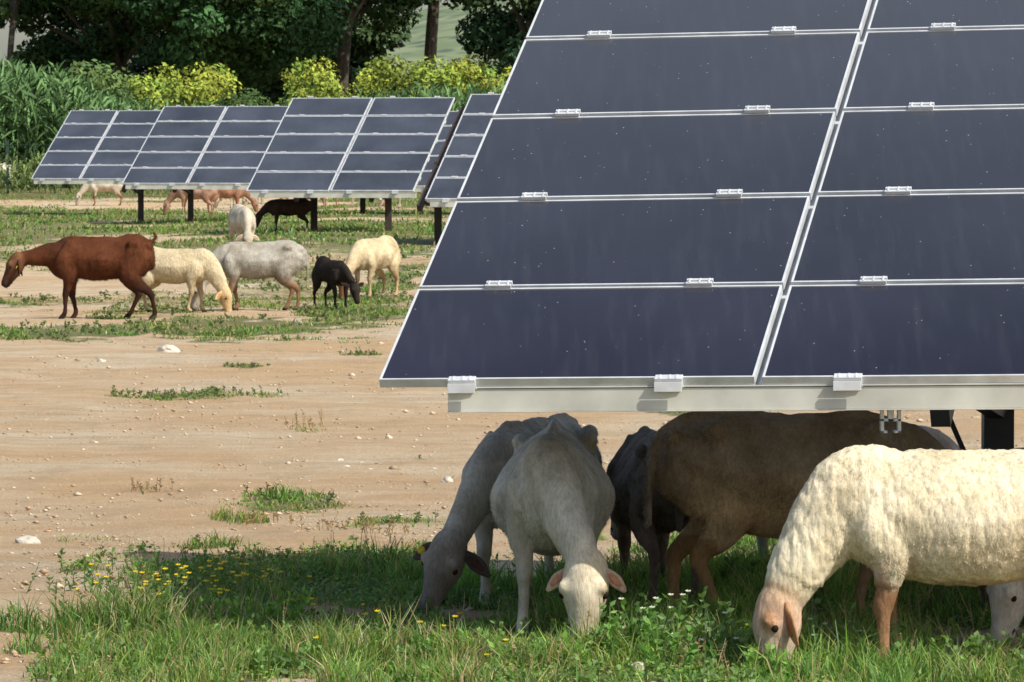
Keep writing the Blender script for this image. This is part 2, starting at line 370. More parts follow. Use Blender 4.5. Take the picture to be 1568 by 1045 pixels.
for (x,z,w,h) in [(0,.0,.010,.085),(.052,0,.010,.085),(0,.036,.062,.008),(.022,.036,.018,.05),(0,0,.02,.007),(.042,0,.02,.007)]:
    mb.box((bx+x,by,bz+z),(w,0,0),(0,.05+x*.02,0),(0,0,h),0)
mb.make('rail_bracket',[M_alu],.001)
def Pt(u,v,s): return ((u-CX)/s,F/s,H-(v-HV)/s)
def ft(u,v,s,w,nc,posts): 
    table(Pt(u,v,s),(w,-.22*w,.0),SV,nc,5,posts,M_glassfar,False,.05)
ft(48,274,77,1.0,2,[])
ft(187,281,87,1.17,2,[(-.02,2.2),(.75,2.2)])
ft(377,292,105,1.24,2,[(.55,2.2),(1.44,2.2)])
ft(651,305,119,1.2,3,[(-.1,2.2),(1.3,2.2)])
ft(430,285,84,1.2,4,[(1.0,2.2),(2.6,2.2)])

# ------------------------------------------------------------------ animals
def tube(pts,side=(0,1,0),seg=16,egg=0,sub=4,col=None,col2=None):
    P=np.array(pts,float);n=len(P)
    Q=[]
    for i in range(n-1):
        p0=P[max(i-1,0)];p1=P[i];p2=P[i+1];p3=P[min(i+2,n-1)]
        for k in range(sub):
            t=k/sub
            Q.append(.5*((2*p1)+(-p0+p2)*t+(2*p0-5*p1+4*p2-p3)*t*t+(-p0+3*p1-3*p2+p3)*t**3))
    Q.append(P[-1]);Q=np.array(Q);Q[:,3:]=np.maximum(Q[:,3:],.002)
    T=np.gradient(Q[:,:3],axis=0);T/=np.linalg.norm(T,axis=1)[:,None]+1e-9
    sd=np.array(side,float)
    S=sd-(T@sd)[:,None]*T;S/=np.linalg.norm(S,axis=1)[:,None]+1e-9
    B=np.cross(T,S)
    ph=np.arange(seg)*2*np.pi/seg;cs=np.cos(ph);sn=np.sin(ph)
    wf=np.where(sn>0,1-egg*sn,1+egg*.25*sn)
    V=Q[:,None,:3]+S[:,None,:]*(Q[:,3,None,None]*(cs*wf)[None,:,None])+B[:,None,:]*(Q[:,4,None,None]*sn[None,:,None])
    m=len(Q);V=V.reshape(-1,3).tolist();f=[]
    for i in range(m-1):
        for j in range(seg):
            a=i*seg+j;b=i*seg+(j+1)%seg
            f.append((a,b,b+seg,a+seg))
    V.append(Q[0,:3].tolist());c0=len(V)-1;V.append(Q[-1,:3].tolist());c1=c0+1
    for j in range(seg):
        f.append((c0,(j+1)%seg,j));f.append((c1,(m-1)*seg+j,(m-1)*seg+(j+1)%seg))
    if col is None: col=(.5,.5,.5)
    if col2 is None: col2=col
    t=np.concatenate([np.repeat(np.linspace(0,1,m),seg),[0,1]])[:,None]
    C=np.array(col)*(1-t)+np.array(col2)*t
    return V,f,C.tolist()
def ball(c,r,col,seg=10,st=(1,1,1)):
    c=np.array(c);rr=[.05,.6,.85,1,.85,.6,.05];zz=[-1,-.8,-.5,0,.5,.8,1]
    return tube([(c[0],c[1],c[2]+z*r*st[2],a*r*st[1],a*r*st[0]) for a,z in zip(rr,zz)],(0,1,0),seg,0,1,col)
def furmat(name,wool):
    m,nt,out=newmat(name)
    p=N(nt,'ShaderNodeBsdfPrincipled',Roughness=.9);p.inputs['Specular IOR Level'].default_value=.12
    a=N(nt,'ShaderNodeAttribute',attribute_name='Col')
    n1=N(nt,'ShaderNodeTexNoise',Scale=7.0,Detail=6.0,Roughness=.6);L(nt,texco(nt),n1.inputs[0])
    n2=N(nt,'ShaderNodeTexNoise',Scale=1.0,Detail=5.0,Roughness=.75);L(nt,texco(nt,(95,95,32) if not wool else (90,90,45)),n2.inputs[0])
    c=mixc(nt,1.0,a.outputs['Color'],ramp(nt,n1.outputs[0],.32,.66,(.66,.62,.55,1),(1.1,1.1,1.1,1)) if not wool else ramp(nt,n1.outputs[0],.32,.66,(.84,.80,.72,1),(1.06,1.06,1.06,1)),'MULTIPLY')
    c=mixc(nt,1.0,c,ramp(nt,n2.outputs[0],.32,.65,(.72,.70,.66,1),(1.1,1.1,1.1,1)),'MULTIPLY')
    L(nt,c,p.inputs['Base Color'])
    h=n2.outputs[0]
    if wool:
        v=N(nt,'ShaderNodeTexVoronoi',Scale=1.0);nn=N(nt,'ShaderNodeTexNoise',Scale=30.0)
        co=texco(nt,(60,60,24));L(nt,co,nn.inputs[0])
        mx=mixc(nt,.06,co,nn.outputs['Color'],'LINEAR_LIGHT');L(nt,mx,v.inputs[0])
        s=N(nt,'ShaderNodeMath',operation='MULTIPLY_ADD');L(nt,v.outputs['Distance'],s.inputs[0]);s.inputs[1].default_value=-.9;L(nt,n2.outputs[0],s.inputs[2]);h=s.outputs[0]
    bp=N(nt,'ShaderNodeBump',Strength=.6,Distance=.008);L(nt,h,bp.inputs['Height']);L(nt,bp.outputs[0],p.inputs['Normal'])
    L(nt,p.outputs[0],out.inputs[0]);return m
M_hair=furmat('short_coat',False);M_wool=furmat('wool_coat',True)

def animal(name,X,Y,heading,h,body,leg=None,face=None,muz=None,belly=None,fat=1.0,poll=(.62,0,.26),hdir=(.3,0,-1),hside=(0,1,0),
           neck=1.0,legs=(0,0,0,0),voxel=.009,tail='down',ear='side',wool=False,bony=0,tag=None,horns=False,earcol=None,neckcol=None,rearleg=None,deep=1.0,cfn=None,z=None,hsz=1.12,esz=1.0,fur=0,lsp=(0,0,0,0),fl_=1.0,up=0.0):
    leg=leg or body;face=face or body;muz=muz or face;belly=belly or body;earcol=earcol or face;neckcol=neckcol or body;rearleg=rearleg or leg
    raw=[]
    B=[(-.435,.55,.035,.05),(-.41,.545,.085,.10),(-.36,.53,.125,.14),(-.26,.51,.15,.165),(-.12,.475,.172,.192*deep),(.04,.465,.178,.20*deep),(.18,.475,.15,.19*deep),(.29,.49,.12,.168),(.37,.495,.09,.13),(.42,.50,.05,.075)]
    B=[(x,z_+(.20*(1-deep)*.95 if -.3<x<.25 else 0)+up,w_,h_) for x,z_,w_,h_ in B]
    eg=.22 if not bony else .36
    raw.append(tube([(x,0,z_,w*fat,hh) for x,z_,w,hh in B],seg=28,egg=eg,col=body))
    pl=np.array(poll,float);hd=np.array(hdir,float);hd/=np.linalg.norm(hd)
    sd=np.array(hside,float);sd=sd-hd*(sd@hd);sd/=np.linalg.norm(sd);dor=np.cross(hd,sd)
    a=np.array([.22,0,.51]);b=np.array([.33,0,.52]);mid=(b+pl)/2+np.array([.035,0,.0]) ;e=pl+hd*.03
    nk=neck
    q1=b*.6+mid*.4+np.array([.015,0,.012]);q3=mid*.4+pl*.6
    raw.append(tube([(*a,.10,.15),(*b,.085*nk,.135*nk),(*q1,.072*nk,.108*nk),(*mid,.060*nk,.082*nk),(*q3,.052*nk,.066*nk),(*e,.045,.055)],seg=20,col=body,col2=neckcol))
    hs=[(-.035,.030,.035,0),(-.01,.052,.054,.002),(.035,.060,.064,.0),(.08,.060,.064,-.003),(.12,.046,.053,-.006),(.16,.036,.043,-.008),(.195,.034,.038,-.009),(.22,.030,.032,-.011),(.236,.016,.018,-.012)]
    raw.append(tube([(*(pl+(hd*t+dor*o)*hsz),rs*hsz,rv*hsz) for t,rs,rv,o in hs],tuple(sd),20,col=face,col2=muz))
    for k in (1,-1): raw.append(ball(pl+(hd*.068+sd*k*.046+dor*.034)*hsz,.020*hsz,face))
    for i,(k,fr) in enumerate(((1,1),(-1,1),(1,0),(-1,0))):
        dx=legs[i]
        if fr:
            P=[(.27,.075,.52,.045,.08),(.275,.092,.44,.052,.080),(.25+dx*.1,.097,.36,.044,.058),(.255+dx*.3,.094,.27,.031,.036),(.265+dx*.5,.09,.205,.027,.031),(.262+dx*.6,.09,.175,.020,.023),(.257+dx*.8,.09,.11,.0165,.0185),(.256+dx*.95,.09,.062,.021,.022),(.27+dx,.09,.034,.0195,.022),(.28+dx,.09,.018,.023,.029),(.283+dx,.09,.0,.024,.031)]
            c=leg
        else:
            P=[(-.30,.06,.54,.06,.11),(-.27,.088,.45,.064,.122),(-.235+dx*.1,.102,.37,.055,.096),(-.27+dx*.25,.102,.30,.040,.062),(-.335+dx*.4,.098,.245,.026,.038),(-.365+dx*.5,.096,.21,.023,.031),(-.362+dx*.6,.095,.175,.0185,.023),(-.357+dx*.8,.095,.11,.0165,.019),(-.352+dx*.95,.095,.062,.021,.022),(-.335+dx,.095,.034,.0195,.022),(-.325+dx,.095,.018,.023,.029),(-.322+dx,.095,0,.024,.031)]
            c=rearleg
        P=[(x,y*k+lsp[i]*max(0,min(1,(.42-z_)/.42)),z_,rs,rv) for x,y,z_,rs,rv in P]
        P=[(x,y+(-k*.012 if z_<.3 else 0),z_,rs,rv) for x,y,z_,rs,rv in P]
        t=tube(P,seg=14,col=c)
        cc=np.array(t[2]);vz=np.array(t[0])[:,2]
        w=np.clip((vz-.26)/.12,0,1)[:,None];cc=cc*(1-w)+np.array(body)*w
        hf=np.clip((.034-vz)/.006,0,1)[:,None];cc=cc*(1-hf)+np.array((.05,.04,.035))*hf
        raw.append((t[0],t[1],cc.tolist()))
    if bony:
        raw.append(tube([(-.40,0,.635,.015,.02),(-.30,0,.672,.016,.020),(-.1,0,.672,.014,.018*bony),(.1,0,.670,.014,.018*bony),(.26,0,.664,.018,.020),(.36,0,.61,.02,.02)],seg=10,col=body))
        for k in (1,-1):
            raw.append(ball((-.265,k*.115,.620),.030,body,st=(1.6,1,1)));raw.append(ball((-.395,k*.06,.60),.030,body))
            raw.append(tube([(.24,k*.050,.640,.015,.03),(.27,k*.085,.58,.018,.035),(.31,k*.115,.50,.028,.045),(.335,k*.10,.42,.02,.03)],seg=10,col=body))
            raw.append(tube([(-.27,k*.11,.60,.02,.03),(-.22,k*.125,.52,.03,.04),(-.19,k*.13,.42,.02,.03)],seg=10,col=body))
    if tail=='down': raw.append(tube([(-.40,0,.62,.03,.03),(-.445,0,.58,.03,.022),(-.465,0,.50,.028,.017),(-.47,.004,.40,.022,.014),(-.468,.006,.31,.012,.01)],seg=10,col=body,col2=body))
    elif tail=='short': raw.append(tube([(-.40,0,.61,.03,.03),(-.45,0,.56,.028,.02),(-.46,0,.48,.02,.014),(-.46,0,.42,.01,.01)],seg=10,col=body))
    elif tail=='up': raw.append(tube([(-.39,0,.61,.025,.022),(-.43,0,.65,.022,.014),(-.45,0,.68,.022,.012),(-.42,0,.715,.014,.012)],seg=10,col=body))
    V=[];Fs=[];C=[]
    for v,f,c in raw:
        o=len(V);V+=v;Fs+=[tuple(i+o for i in q) for q in f];C+=c
    me=D.meshes.new('tmp');me.from_pydata(V,[],Fs);ob=D.objects.new('tmp',me);scene.collection.objects.link(ob)
    r=ob.modifiers.new('r','REMESH');r.mode='VOXEL';r.voxel_size=voxel
    s=ob.modifiers.new('s','SMOOTH');s.factor=.5;s.iterations=3 if voxel<.012 else 2
    dg=bpy.context.evaluated_depsgraph_get();ev=ob.evaluated_get(dg);m2=D.meshes.new_from_object(ev)
    n=len(m2.vertices);co=np.empty(n*3,np.float32);m2.vertices.foreach_get('co',co);co=co.reshape(-1,3)
    nr=np.empty(n*3,np.float32);m2.vertices.foreach_get('normal',nr);nr=nr.reshape(-1,3)
    polys=[tuple(p.vertices) for p in m2.polygons]
    kd=kdtree.KDTree(len(V))
    for i,v in enumerate(V): kd.insert(v,i)
    kd.balance();Ca=np.array(C)
    col=np.zeros((n,3))
    seed=Vector((random.random()*20,random.random()*20,3))
    disp=np.zeros(n);plv=Vector(pl)
    for i in range(n):
        r_=kd.find_n(co[i],5);w=0;cc=0
        for (_,j,d) in r_:
            k=1/(d+.006)**2;cc=cc+Ca[j]*k;w+=k
        cc=cc/w
        x,y,zz=[float(q) for q in co[i]]
        p_=Vector((x,y,zz))
        if .24<zz<.36 and abs(x)<.26:
            t=min(1,(.36-zz)/.07);cc=cc*(1-t)+np.array(belly)*t
        if cfn is not None: cc=cfn(x,y,zz,cc)
        dirt=max(0,noise.noise(p_*4+seed)+.15)*.5*(1 if zz<.45 else .5)
        cc=cc*(1-dirt)+cc*np.array((.72,.60,.46))*dirt
        col[i]=cc*(1+.18*noise.noise(p_*7+seed)+.14*noise.noise(p_*22+seed))
        if wool and zz>.27 and (p_-plv).length>.1 :
            q_=Vector((x,y,zz*.4));disp[i]=.005*noise.noise(q_*13+seed)+.006*noise.noise(q_*55+seed)+.003
        else:
            fl=1 if zz>.3 and abs(x)<.4 else .3
            w1=noise.noise(Vector((x*26,y*10,zz*7))+seed)
            disp[i]=fl*(.008*noise.noise(p_*8+seed)+.004*noise.noise(p_*20+seed)+.0045*w1)
    co=co+nr*disp[:,None]
    D.objects.remove(ob)
    V=co.tolist();Fs=polys;C=col.tolist()
    if fur:
        ii=rng.integers(0,n,fur);tg=rdir(fur);tg-=nr[ii]*np.sum(tg*nr[ii],1)[:,None];tg/=np.linalg.norm(tg,axis=1)[:,None]+1e-9
        base=co[ii]+tg*rng.uniform(0,voxel*.7,fur)[:,None]
        flow=np.array([-.7,0,-.8]) if not wool else np.array([-.2,0,-.9])
        dv=nr[ii]*(.40 if not wool else .5)+flow+rng.normal(size=(fur,3))*(.22 if not wool else .38);dv/=np.linalg.norm(dv,axis=1)[:,None]
        dh=np.linalg.norm(co[ii]-pl,axis=1);ls=np.where((dh<.2)|(co[ii][:,2]<.3),.45,1.)
        ln=(ls*rng.uniform(.5,1.2,fur)*(.015 if not wool else .008)*(voxel/.0085)**.5*fl_)[:,None]
        sw=np.cross(dv,nr[ii]+rdir(fur)*.3);sw/=np.linalg.norm(sw,axis=1)[:,None]+1e-9
        wd=(.0013 if not wool else .0013)*(voxel/.0085)
        b0=base-nr[ii]*.002
        T=np.stack([b0-sw*wd,b0+sw*wd,b0+dv*ln],1).reshape(-1,3)
        cf=np.repeat(col[ii]*rng.uniform(.62,1.2,fur)[:,None],3,0)
        o=len(V);V+=T.tolist();C+=cf.tolist();Fs+=[(o+3*i,o+3*i+1,o+3*i+2) for i in range(fur)]
    ex=[]
    for k in (1,-1):
        ex.append(ball(pl+(hd*.084+sd*k*.0545+dor*.018)*hsz,.0100*hsz,(.03,.02,.012)))
        ex.append(tube([(*(pl+(hd*.222+sd*k*.014+dor*.012)*hsz),.003,.003),(*(pl+(hd*.231+sd*k*.019+dor*.004)*hsz),.006,.004),(*(pl+(hd*.226+sd*k*.027-dor*.002)*hsz),.003,.003)],seg=6,col=(.02,.015,.012)))
    ex.append(tube([(*(pl+(hd*.170+sd*.036-dor*.024)*hsz),.003,.003),(*(pl+(hd*.235-dor*.020)*hsz),.005,.003),(*(pl+(hd*.170-sd*.036-dor*.024)*hsz),.003,.003)],tuple(dor),6,col=(.03,.02,.018)))
    for k in (1,-1):
        b0=pl+(hd*.012+sd*k*.048-dor*.004)*hsz
        dn=np.array([0,0,-1.])
        if ear=='side': ed=sd*k*1.0+dn*.6-dor*.15
        elif ear=='droop': ed=sd*k*.5+dn*1.0+0*dor
        elif ear=='low': ed=sd*k*.75+dn*.8+dor*.25
        else: ed=sd*k*.9-hd*.5
        ed/=np.linalg.norm(ed);fs=np.cross(ed,dor);fs/=np.linalg.norm(fs)+1e-9
        fs=fs if abs(fs@ed)<.9 else hd
        z_=esz
        t=tube([(*b0,.012*z_,.010),(*(b0+ed*.03*z_),.023*z_,.010),(*(b0+ed*.065*z_-dor*.004),.030*z_,.007),(*(b0+ed*.10*z_-dor*.01),.024*z_,.006),(*(b0+ed*.135*z_-dor*.018),.006,.003)],tuple(fs),12,col=earcol)
        ex.append(t)
        ex.append(tube([(*(b0+ed*.03*z_+dor*.008),.008*z_,.003),(*(b0+ed*.065*z_+dor*.003),.017*z_,.003),(*(b0+ed*.105*z_-dor*.006),.008*z_,.002)],tuple(fs),10,col=tuple(np.clip(np.array(earcol)*np.array([.95,.62,.5]),0,1))))
        if tag and k==tag[0]:
            c_=b0+ed*.07+dor*.010
            ex.append(tube([(*(c_),.016,.016),(*(c_+dor*.004),.016,.016)],tuple(fs),8,sub=1,col=tag[1]))
        if horns:
            h0=pl+hd*.0+sd*k*.02+dor*.04
            ex.append(tube([(*h0,.012,.012),(*(h0+dor*.04-hd*.03),.010,.010),(*(h0+dor*.05-hd*.09),.004,.004)],seg=8,col=(.05,.04,.035)))
    for v,f,c in ex:
        o=len(V);V+=v;Fs+=[tuple(i+o for i in q) for q in f];C+=c
    me=D.meshes.new(name);me.from_pydata(V,[],Fs);me.update()
    at=me.color_attributes.new('Col','FLOAT_COLOR','POINT');c4=np.ones((len(V),4),np.float32);c4[:,:3]=np.clip(np.array(C),0.003,1);at.data.foreach_set('color',c4.ravel())
    me.polygons.foreach_set('use_smooth',np.ones(len(Fs),bool));me.materials.append(M_wool if wool else M_hair)
    o=D.objects.new(name,me);scene.collection.objects.link(o)
    sc=h/.68;o.scale=(sc,sc,sc);o.rotation_euler=(0,0,math.radians(heading))
    o.location=(X,Y,float(gz(X,Y))-.004 if z is None else z)
    return o

WH=(.60,.56,.47);DK=(.03,.024,.02);BR=(.115,.040,.018)
NF=80000
animal('sheep',XY(846,16.3),16.3,-92,.665,(.60,.59,.53),leg=(.60,.54,.44),face=(.76,.68,.52),muz=(.68,.62,.52),fat=1.16,poll=(.60,.125,.275),hdir=(.30,-.04,-1),hside=(.12,1,.1),neck=1.15,legs=(.04,.12,.0,-.03),lsp=(0,-.01,.03,-.03),bony=1,ear='low',esz=.72,hsz=1.25,earcol=(.70,.52,.40),voxel=.0085,deep=1.02,fur=NF,neckcol=(.64,.59,.50))
animal('sheep',.07,17.25,247,.64,(.54,.52,.46),face=(.38,.33,.28),muz=(.20,.17,.15),fat=1.0,poll=(.60,-.06,.265),hdir=(.4,-.25,-1),neck=.95,ear='side',earcol=(.10,.08,.07),bony=.6,tag=(-1,(.75,.55,.05)),fur=NF,hsz=1.15,esz=.9)
animal('sheep',.50,17.40,100,.59,(.27,.225,.19),leg=(.22,.17,.14),fat=1.0,tail='down',fur=50000,bony=.6,poll=(.62,0,.40),hdir=(.7,0,-.8))
def brownfn(x,y,z,c):
    if abs(x)<.46 and z>.28:
        t=max(0,min(1,(z-.38)/.18));rt=max(0,min(1,(-.18-x)/.15))*.5
        top=np.array((.42,.36,.29))*(1-rt)+np.array((.50,.38,.25))*rt
        return np.array((.66,.46,.27))*(1-t)+top*t
    return c
animal('sheep',.935,16.62,3,.70,(.44,.37,.30),leg=(.38,.25,.15),rearleg=(.48,.29,.15),belly=(.66,.46,.28),face=(.2,.13,.09),fat=1.05,legs=(.04,-.06,-.03,.10),cfn=brownfn,tail='down',deep=1.0,fur=NF,bony=.4)
def s5(x,y,z,c):
    if z<.30 and x<.45: 
        t=min(1,(.30-z)/.05);return np.array(c)*(1-t)+np.array((.32,.18,.10))*t
    return c
animal('sheep',1.375,14.98,182,.685,(.82,.74,.55),leg=(.32,.18,.10),face=(.46,.26,.15),muz=(.70,.64,.56),fat=1.08,poll=(.575,.03,.225),hdir=(.16,.22,-1),hside=(-.2,1,.1),neck=1.2,legs=(.02,-.04,0,.05),wool=True,ear='droop',earcol=(.50,.28,.15),voxel=.008,deep=1.0,cfn=s5,fur=140000,hsz=1.12)
animal('sheep',2.10,16.0,207,.64,WH,leg=(.30,.18,.12),face=(.60,.56,.50),muz=(.66,.61,.54),ear='side',earcol=(.12,.09,.07),fur=20000)
animal('sheep',1.97,17.3,5,.55,(.20,.14,.10),leg=(.18,.10,.065),fur=20000)
animal('sheep',1.22,18.3,0,.58,(.42,.40,.37),fur=20000)
def goatfn(x,y,z,c):
    if x>.22 and z>.3:
        t=min(1,max(0,(z-.52)/.12))*min(1,(x-.22)/.1)*(1-min(1,max(0,(x-.42)/.12)))
        c=np.array(c)*(1-.75*t)+np.array((.05,.02,.012))*.75*t
    return c
MF=18000
animal('goat',XY(154,45.3),45.3,180,.755,BR,leg=(.05,.022,.015),face=(.20,.09,.045),muz=(.03,.02,.018),poll=(.66,0,.50),hdir=(.55,0,-.9),neck=.9,legs=(.03,-.05,-.10,.12),tail='up',ear='droop',voxel=.013,tag=(1,(.85,.6,.05)),cfn=goatfn,fat=.88,deep=.86,earcol=(.05,.03,.02),fur=MF,bony=.5)
animal('sheep',XY(264,47.2),47.2,-16,.615,(.66,.56,.38),leg=(.52,.39,.23),face=(.62,.46,.26),poll=(.56,0,.24),legs=(.04,-.06,.03,-.05),voxel=.014,wool=True,tail='short',neck=1.1,fur=MF,deep=.9,fat=.95)
animal('sheep',XY(397,47.7),47.7,186,.66,(.44,.42,.37),leg=(.30,.18,.11),face=(.48,.44,.38),poll=(.58,.0,.27),legs=(.05,-.05,-.02,.07),voxel=.014,fat=.98,deep=.87,belly=(.32,.25,.20),fur=MF,bony=.5)
animal('goat',XY(508,48.2),48.2,-62,.49,DK,voxel=.013,poll=(.56,.05,.33),hdir=(.5,0,-.9),tail='up',horns=True,ear='up',fat=.75,neck=.8,fur=8000,deep=.8)
animal('sheep',XY(574,51.5),51.5,243,.63,(.68,.56,.37),leg=(.55,.41,.25),face=(.26,.13,.07),poll=(.60,-.05,.24),voxel=.014,tail='short',fur=MF,deep=.88,fat=.92)
animal('sheep',XY(371,62),62,-78,.62,(.60,.56,.47),poll=(.48,0,.30),voxel=.018,tail='short',deep=.9)
animal('sheep',XY(443,74),74,185,.50,(.05,.03,.025),voxel=.018,poll=(.6,0,.35),tail='short',deep=.85)
animal('sheep',XY(162,111),111,188,.64,(.60,.55,.45),leg=(.3,.16,.1),voxel=.02,tail='short',deep=.85)
for (u,Y,hd,c) in [(38,126,180,(.42,.30,.22)),(62,128,10,(.5,.4,.3)),(-2,122,200,(.62,.58,.5)),(300,100,170,(.4,.25,.18)),(345,101,10,(.35,.2,.13)),(420,104,185,(.6,.5,.38)),(455,106,20,(.55,.45,.32)),(515,103,175,(.5,.4,.3)),(540,104,0,(.4,.2,.12)),(630,100,190,(.55,.5,.4)),(680,100,10,(.5,.45,.36)),(372,108,160,(.6,.55,.45))]:
    animal('sheep',XY(u,Y),Y,hd,.64,c,voxel=.022,tail='short',deep=.85)

# ------------------------------------------------------------------ background vegetation
def cloud(C,R,n,size,base,var=.35,dark=.35):
    C=np.array(C);R=np.array(R);k=len(C)
    w=(R[:,0]*R[:,2]);i=rng.choice(k,n,p=w/w.sum())
    d=rdir(n);rad=rng.uniform(0,1,n)**.4*1.15
    P=C[i]+d*R[i]*rad[:,None]
    nn=d*.9+np.array([.1,-.15,.55])+rng.normal(size=(n,3))*.6;nn/=np.linalg.norm(nn,axis=1)[:,None]
    a=np.cross(nn,rdir(n));a/=np.linalg.norm(a,axis=1)[:,None];b=np.cross(nn,a)
    s=(size*rng.uniform(.4,1.2,n))[:,None]
    V=np.stack([P-a*s,P+b*s*.5,P+a*s,P-b*s*.5],1).reshape(-1,3)
    cv=rng.uniform(1-var,1+var,k)[i]*rng.uniform(.6,1.35,n)
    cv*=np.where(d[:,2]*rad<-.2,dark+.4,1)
    hue=rng.uniform(-.12,.12,k)[i]
    col=np.array(base)[None]*cv[:,None]*np.stack([1+hue*1.6,1+0*hue,1-hue],-1)
    return V,np.arange(4*n).reshape(-1,4),np.repeat(col,4,0)
def cylt(pts,seg=9): return tube([(x,y,z,r,r) for x,y,z,r in pts],(1,.2,0),seg,0,3)
def tree(u,Y,R,zc,rz,base,n=24000,ncl=46,size=.17,trunk=.28,rcl=(.14,.27)):
    X=XY(u,Y);g=float(gz(X,Y));cen=[];rad=[]
    V=[];Fs=[]
    def add(t):
        o=len(V);V.extend(t[0]);Fs.extend([tuple(i+o for i in q) for q in t[1]])
    fork=zc-rz*.75
    add(cylt([(X,Y,g-.3,trunk*1.4),(X+.1,Y,g+.5,trunk),(X-.15,Y,(g+fork)/2,trunk*.85),(X,Y,fork,trunk*.75),(X+.3,Y,zc,trunk*.4),(X,Y,zc+rz*.6,.05)]))
    for i in range(ncl):
        a=rng.uniform(0,2*np.pi);zz=rng.uniform(-1,1);q=math.sqrt(1-zz*zz);k=rng.uniform(.5,1.0)
        c=np.array([X+math.cos(a)*q*R*k,Y+math.sin(a)*q*R*k,zc+zz*rz*k]);r=rng.uniform(*rcl)*R
        cen.append(c);rad.append((r,r,r*rng.uniform(.55,.85)))
        if i%3==0:
            st=np.array([X,Y,fork+rng.uniform(-.3,.6)*1.2]);md=(st+c)/2+np.array([0,0,-.25*rng.uniform(-1,1)])
            add(cylt([(*st,trunk*.4),(*md,trunk*.25),(*c,.04)],6))
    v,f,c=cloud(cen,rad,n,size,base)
    nb=len(V)
    me=D.meshes.new('tree');allv=V+v.tolist();me.from_pydata(allv,[],Fs+(f+nb).tolist())
    at=me.color_attributes.new('Col','FLOAT_COLOR','POINT');c4=np.ones((len(allv),4),np.float32);c4[:nb,:3]=.06;c4[nb:,:3]=np.clip(c,0,1);at.data.foreach_set('color',c4.ravel())
    me.materials.append(M_bark);me.materials.append(M_leaf)
    mi=np.ones(len(me.polygons),np.int32);mi[:len(Fs)]=0;me.polygons.foreach_set('material_index',mi)
    ob=D.objects.new('tree',me);scene.collection.objects.link(ob)
G1=(.062,.122,.036);G2=(.045,.082,.030)
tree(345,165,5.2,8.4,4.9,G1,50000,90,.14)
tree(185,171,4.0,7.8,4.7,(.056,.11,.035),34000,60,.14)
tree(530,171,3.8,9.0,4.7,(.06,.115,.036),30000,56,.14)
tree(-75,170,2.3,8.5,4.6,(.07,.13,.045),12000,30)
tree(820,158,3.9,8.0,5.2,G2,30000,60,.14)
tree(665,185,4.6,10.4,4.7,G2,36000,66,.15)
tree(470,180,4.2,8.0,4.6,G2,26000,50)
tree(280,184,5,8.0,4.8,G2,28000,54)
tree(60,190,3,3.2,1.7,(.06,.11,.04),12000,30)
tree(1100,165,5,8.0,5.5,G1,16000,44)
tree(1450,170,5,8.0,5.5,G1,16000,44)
tree(22,168,.9,8.6,3.6,(.07,.13,.045),4500,22,.15,.13,(.25,.5))
def bush(name,u0,u1,Y,top,n,ncl,base,size=.12,jz=.8,rr=(.5,1.1)):
    C=[];R=[]
    for i in range(ncl):
        u=rng.uniform(u0,u1);y=Y+rng.uniform(-3,3);x=XY(u,y);g=float(gz(x,y));t=top(u)+rng.uniform(-jz,jz*.4)
        r=rng.uniform(*rr);zc=rng.uniform(g+.3,max(g+.5,t-r*.6))
        C.append((x,y,zc));R.append((r,r,r*.8))
    v,f,c=cloud(C,R,n,size,base,.3);mk(name,v,f,M_leaf,c)
zt=lambda v,Y:H+(HV-v)*Y/F
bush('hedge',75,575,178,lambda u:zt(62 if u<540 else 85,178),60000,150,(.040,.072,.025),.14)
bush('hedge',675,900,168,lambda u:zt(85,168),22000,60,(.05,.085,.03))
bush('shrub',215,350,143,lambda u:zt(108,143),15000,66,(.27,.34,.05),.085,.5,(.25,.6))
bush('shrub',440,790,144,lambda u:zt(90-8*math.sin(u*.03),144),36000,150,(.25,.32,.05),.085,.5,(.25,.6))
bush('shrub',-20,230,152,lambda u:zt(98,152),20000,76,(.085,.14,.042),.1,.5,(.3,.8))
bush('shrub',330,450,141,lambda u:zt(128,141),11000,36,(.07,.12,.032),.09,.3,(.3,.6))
def reeds(name,u0,u1,Y0,Y1,top,n,base,wl=.028):
    Y=rng.uniform(Y0,Y1,n);u=rng.uniform(u0,u1,n);X=(u-CX)*Y/F;g=gz(X,Y)
    tz=H+(HV-top(u))*Y/F;hh=(tz-g)*rng.uniform(.5,1.0,n)*(.75+.4*fbm(X*.9,Y*.5,61))
    k=7
    cs=[];Vs=[]
    for j in range(k):
        t=rng.uniform(.12,.9,n);P=np.stack([X,Y,g+hh*t],-1)
        a=rng.uniform(0,2*np.pi,n);el=rng.uniform(.5,1.4,n)
        d=np.stack([np.cos(a)*np.cos(el),np.sin(a)*np.cos(el),np.sin(el)],-1)
        l=(rng.uniform(.3,.65,n)*np.clip(hh/2,.3,1))[:,None];nr=rdir(n);s=np.cross(d,nr);s/=np.linalg.norm(s,axis=1)[:,None]
        w=wl*rng.uniform(.6,1.2,n)[:,None];mid=P+d*l*.55;tip=P+d*l+np.array([0,0,-.10])*l*2
        Vs.append(np.stack([P-s*w*.5,P+s*w*.5,mid+s*w,tip,mid-s*w],1))
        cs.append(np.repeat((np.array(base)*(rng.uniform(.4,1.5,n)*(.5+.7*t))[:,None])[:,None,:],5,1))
    V=np.concatenate(Vs).reshape(-1,3);C=np.concatenate(cs).reshape(-1,3)
    mk(name,V,np.arange(len(V)).reshape(-1,5),M_leaf,C)
reeds('reed_bed',-60,250,122,137,lambda u:np.interp(u,[-60,0,100,170,250],[60,72,100,138,190]),5200,(.11,.20,.07),.030)
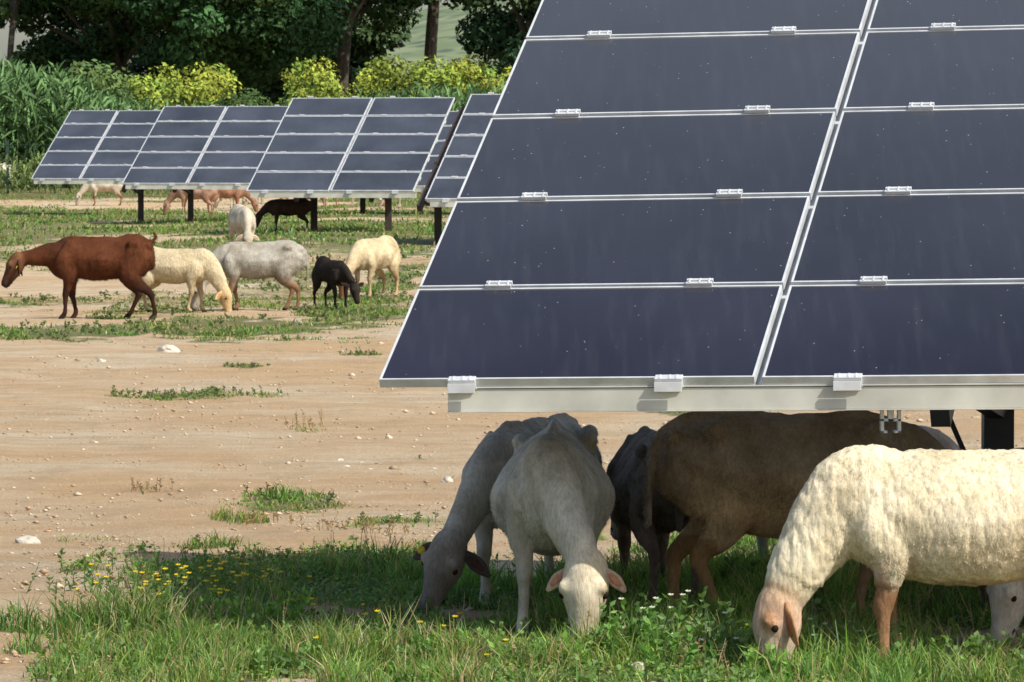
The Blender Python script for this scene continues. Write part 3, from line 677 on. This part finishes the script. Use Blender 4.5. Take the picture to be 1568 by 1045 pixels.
reeds('reed_bed',-60,800,132,141,lambda u:np.interp(u,[-60,150,240,420,480,600,780],[110,130,152,158,150,128,118]),4600,(.12,.21,.075),.028)
reeds('tall_grass',-60,800,116,130,lambda u:np.interp(u,[-60,60,200,800],[235,228,242,250]),2600,(.16,.22,.07),.02)

# hill
hx=np.linspace(-400,400,120);hy=np.linspace(500,1100,50);HX,HY=np.meshgrid(hx,hy)
HZ=(22*np.exp(-((HX-5)/55)**2)+2*np.exp(-((HX+130)/70)**2)+14*np.exp(-((HX-200)/110)**2))*sm(500,760,HY)*(1-sm(900,1100,HY))+(fbm(HX*.03,HY*.03,9)-.5)*4*sm(500,560,HY)
hi=np.arange(HX.size).reshape(HX.shape);hf=np.stack([hi[:-1,:-1],hi[:-1,1:],hi[1:,1:],hi[1:,:-1]],-1).reshape(-1,4)
m,nt,out=newmat('hill_scrub');p=N(nt,'ShaderNodeBsdfPrincipled',Roughness=1.0);p.inputs['Specular IOR Level'].default_value=.1
n1=N(nt,'ShaderNodeTexNoise',Scale=.12,Detail=8.0);L(nt,texco(nt),n1.inputs[0])
v1=N(nt,'ShaderNodeTexVoronoi',Scale=.25);L(nt,texco(nt),v1.inputs[0])
c=mixc(nt,ramp(nt,n1.outputs[0],.4,.6),(.15,.20,.11),(.24,.27,.16));c=mixc(nt,ramp(nt,v1.outputs['Distance'],.2,.4,(.8,.8,.8,1),(0,0,0,1)),c,(.08,.11,.08))
L(nt,c,p.inputs['Base Color']);L(nt,p.outputs[0],out.inputs[0])
mk('hill',np.stack([HX,HY,HZ+1.0],-1).reshape(-1,3),hf,m,None,True)

mb=MB()
for u in (-60,12,84):
    Y=119;X=XY(u,Y);g=float(gz(X,Y));mb.box((X-.03,Y,g),(.06,0,0),(0,.06,0),(0,0,1.25),0)
for z_ in (.4,.8,1.15):
    Y=119;x0=XY(-60,Y);x1=XY(84,Y);mb.box((x0,Y-.01,float(gz(x0,Y))+z_),(x1-x0,0,0),(0,.008,0),(0,0,.008),0)
mb.make('wire_fence',[simple('green_post',(.02,.05,.04),.6)])

# ------------------------------------------------------------------ light, sky, camera
w=D.worlds.new('World');scene.world=w;w.use_nodes=True;nt=w.node_tree
bg=nt.nodes['Background'];sky=nt.nodes.new('ShaderNodeTexSky');sky.sky_type='NISHITA';sky.sun_disc=False
sv=Vector((.75,-.6,1.0)).normalized()
sky.sun_elevation=math.asin(sv.z);sky.sun_rotation=math.atan2(sv.x,sv.y)
sky.air_density=1.0;sky.dust_density=2.0
nt.links.new(sky.outputs[0],bg.inputs[0]);bg.inputs[1].default_value=.15
sl=D.lights.new('sun','SUN');sl.energy=5.0;sl.angle=math.radians(.5);sl.color=(1,.95,.85)
so=D.objects.new('sun',sl);scene.collection.objects.link(so);so.rotation_euler=sv.to_track_quat('Z','Y').to_euler()
cam=D.cameras.new('camera');co=D.objects.new('camera',cam);scene.collection.objects.link(co);scene.camera=co
cam.sensor_width=36;cam.lens=F/1568*36;cam.clip_start=.5;cam.clip_end=6000
co.location=(0,0,H);co.rotation_euler=(math.radians(90)-math.atan((522.5-HV)/F),0,0)
cam.dof.use_dof=True;cam.dof.focus_distance=17;cam.dof.aperture_fstop=45
scene.view_settings.view_transform='Standard';scene.view_settings.look='None';scene.view_settings.exposure=0
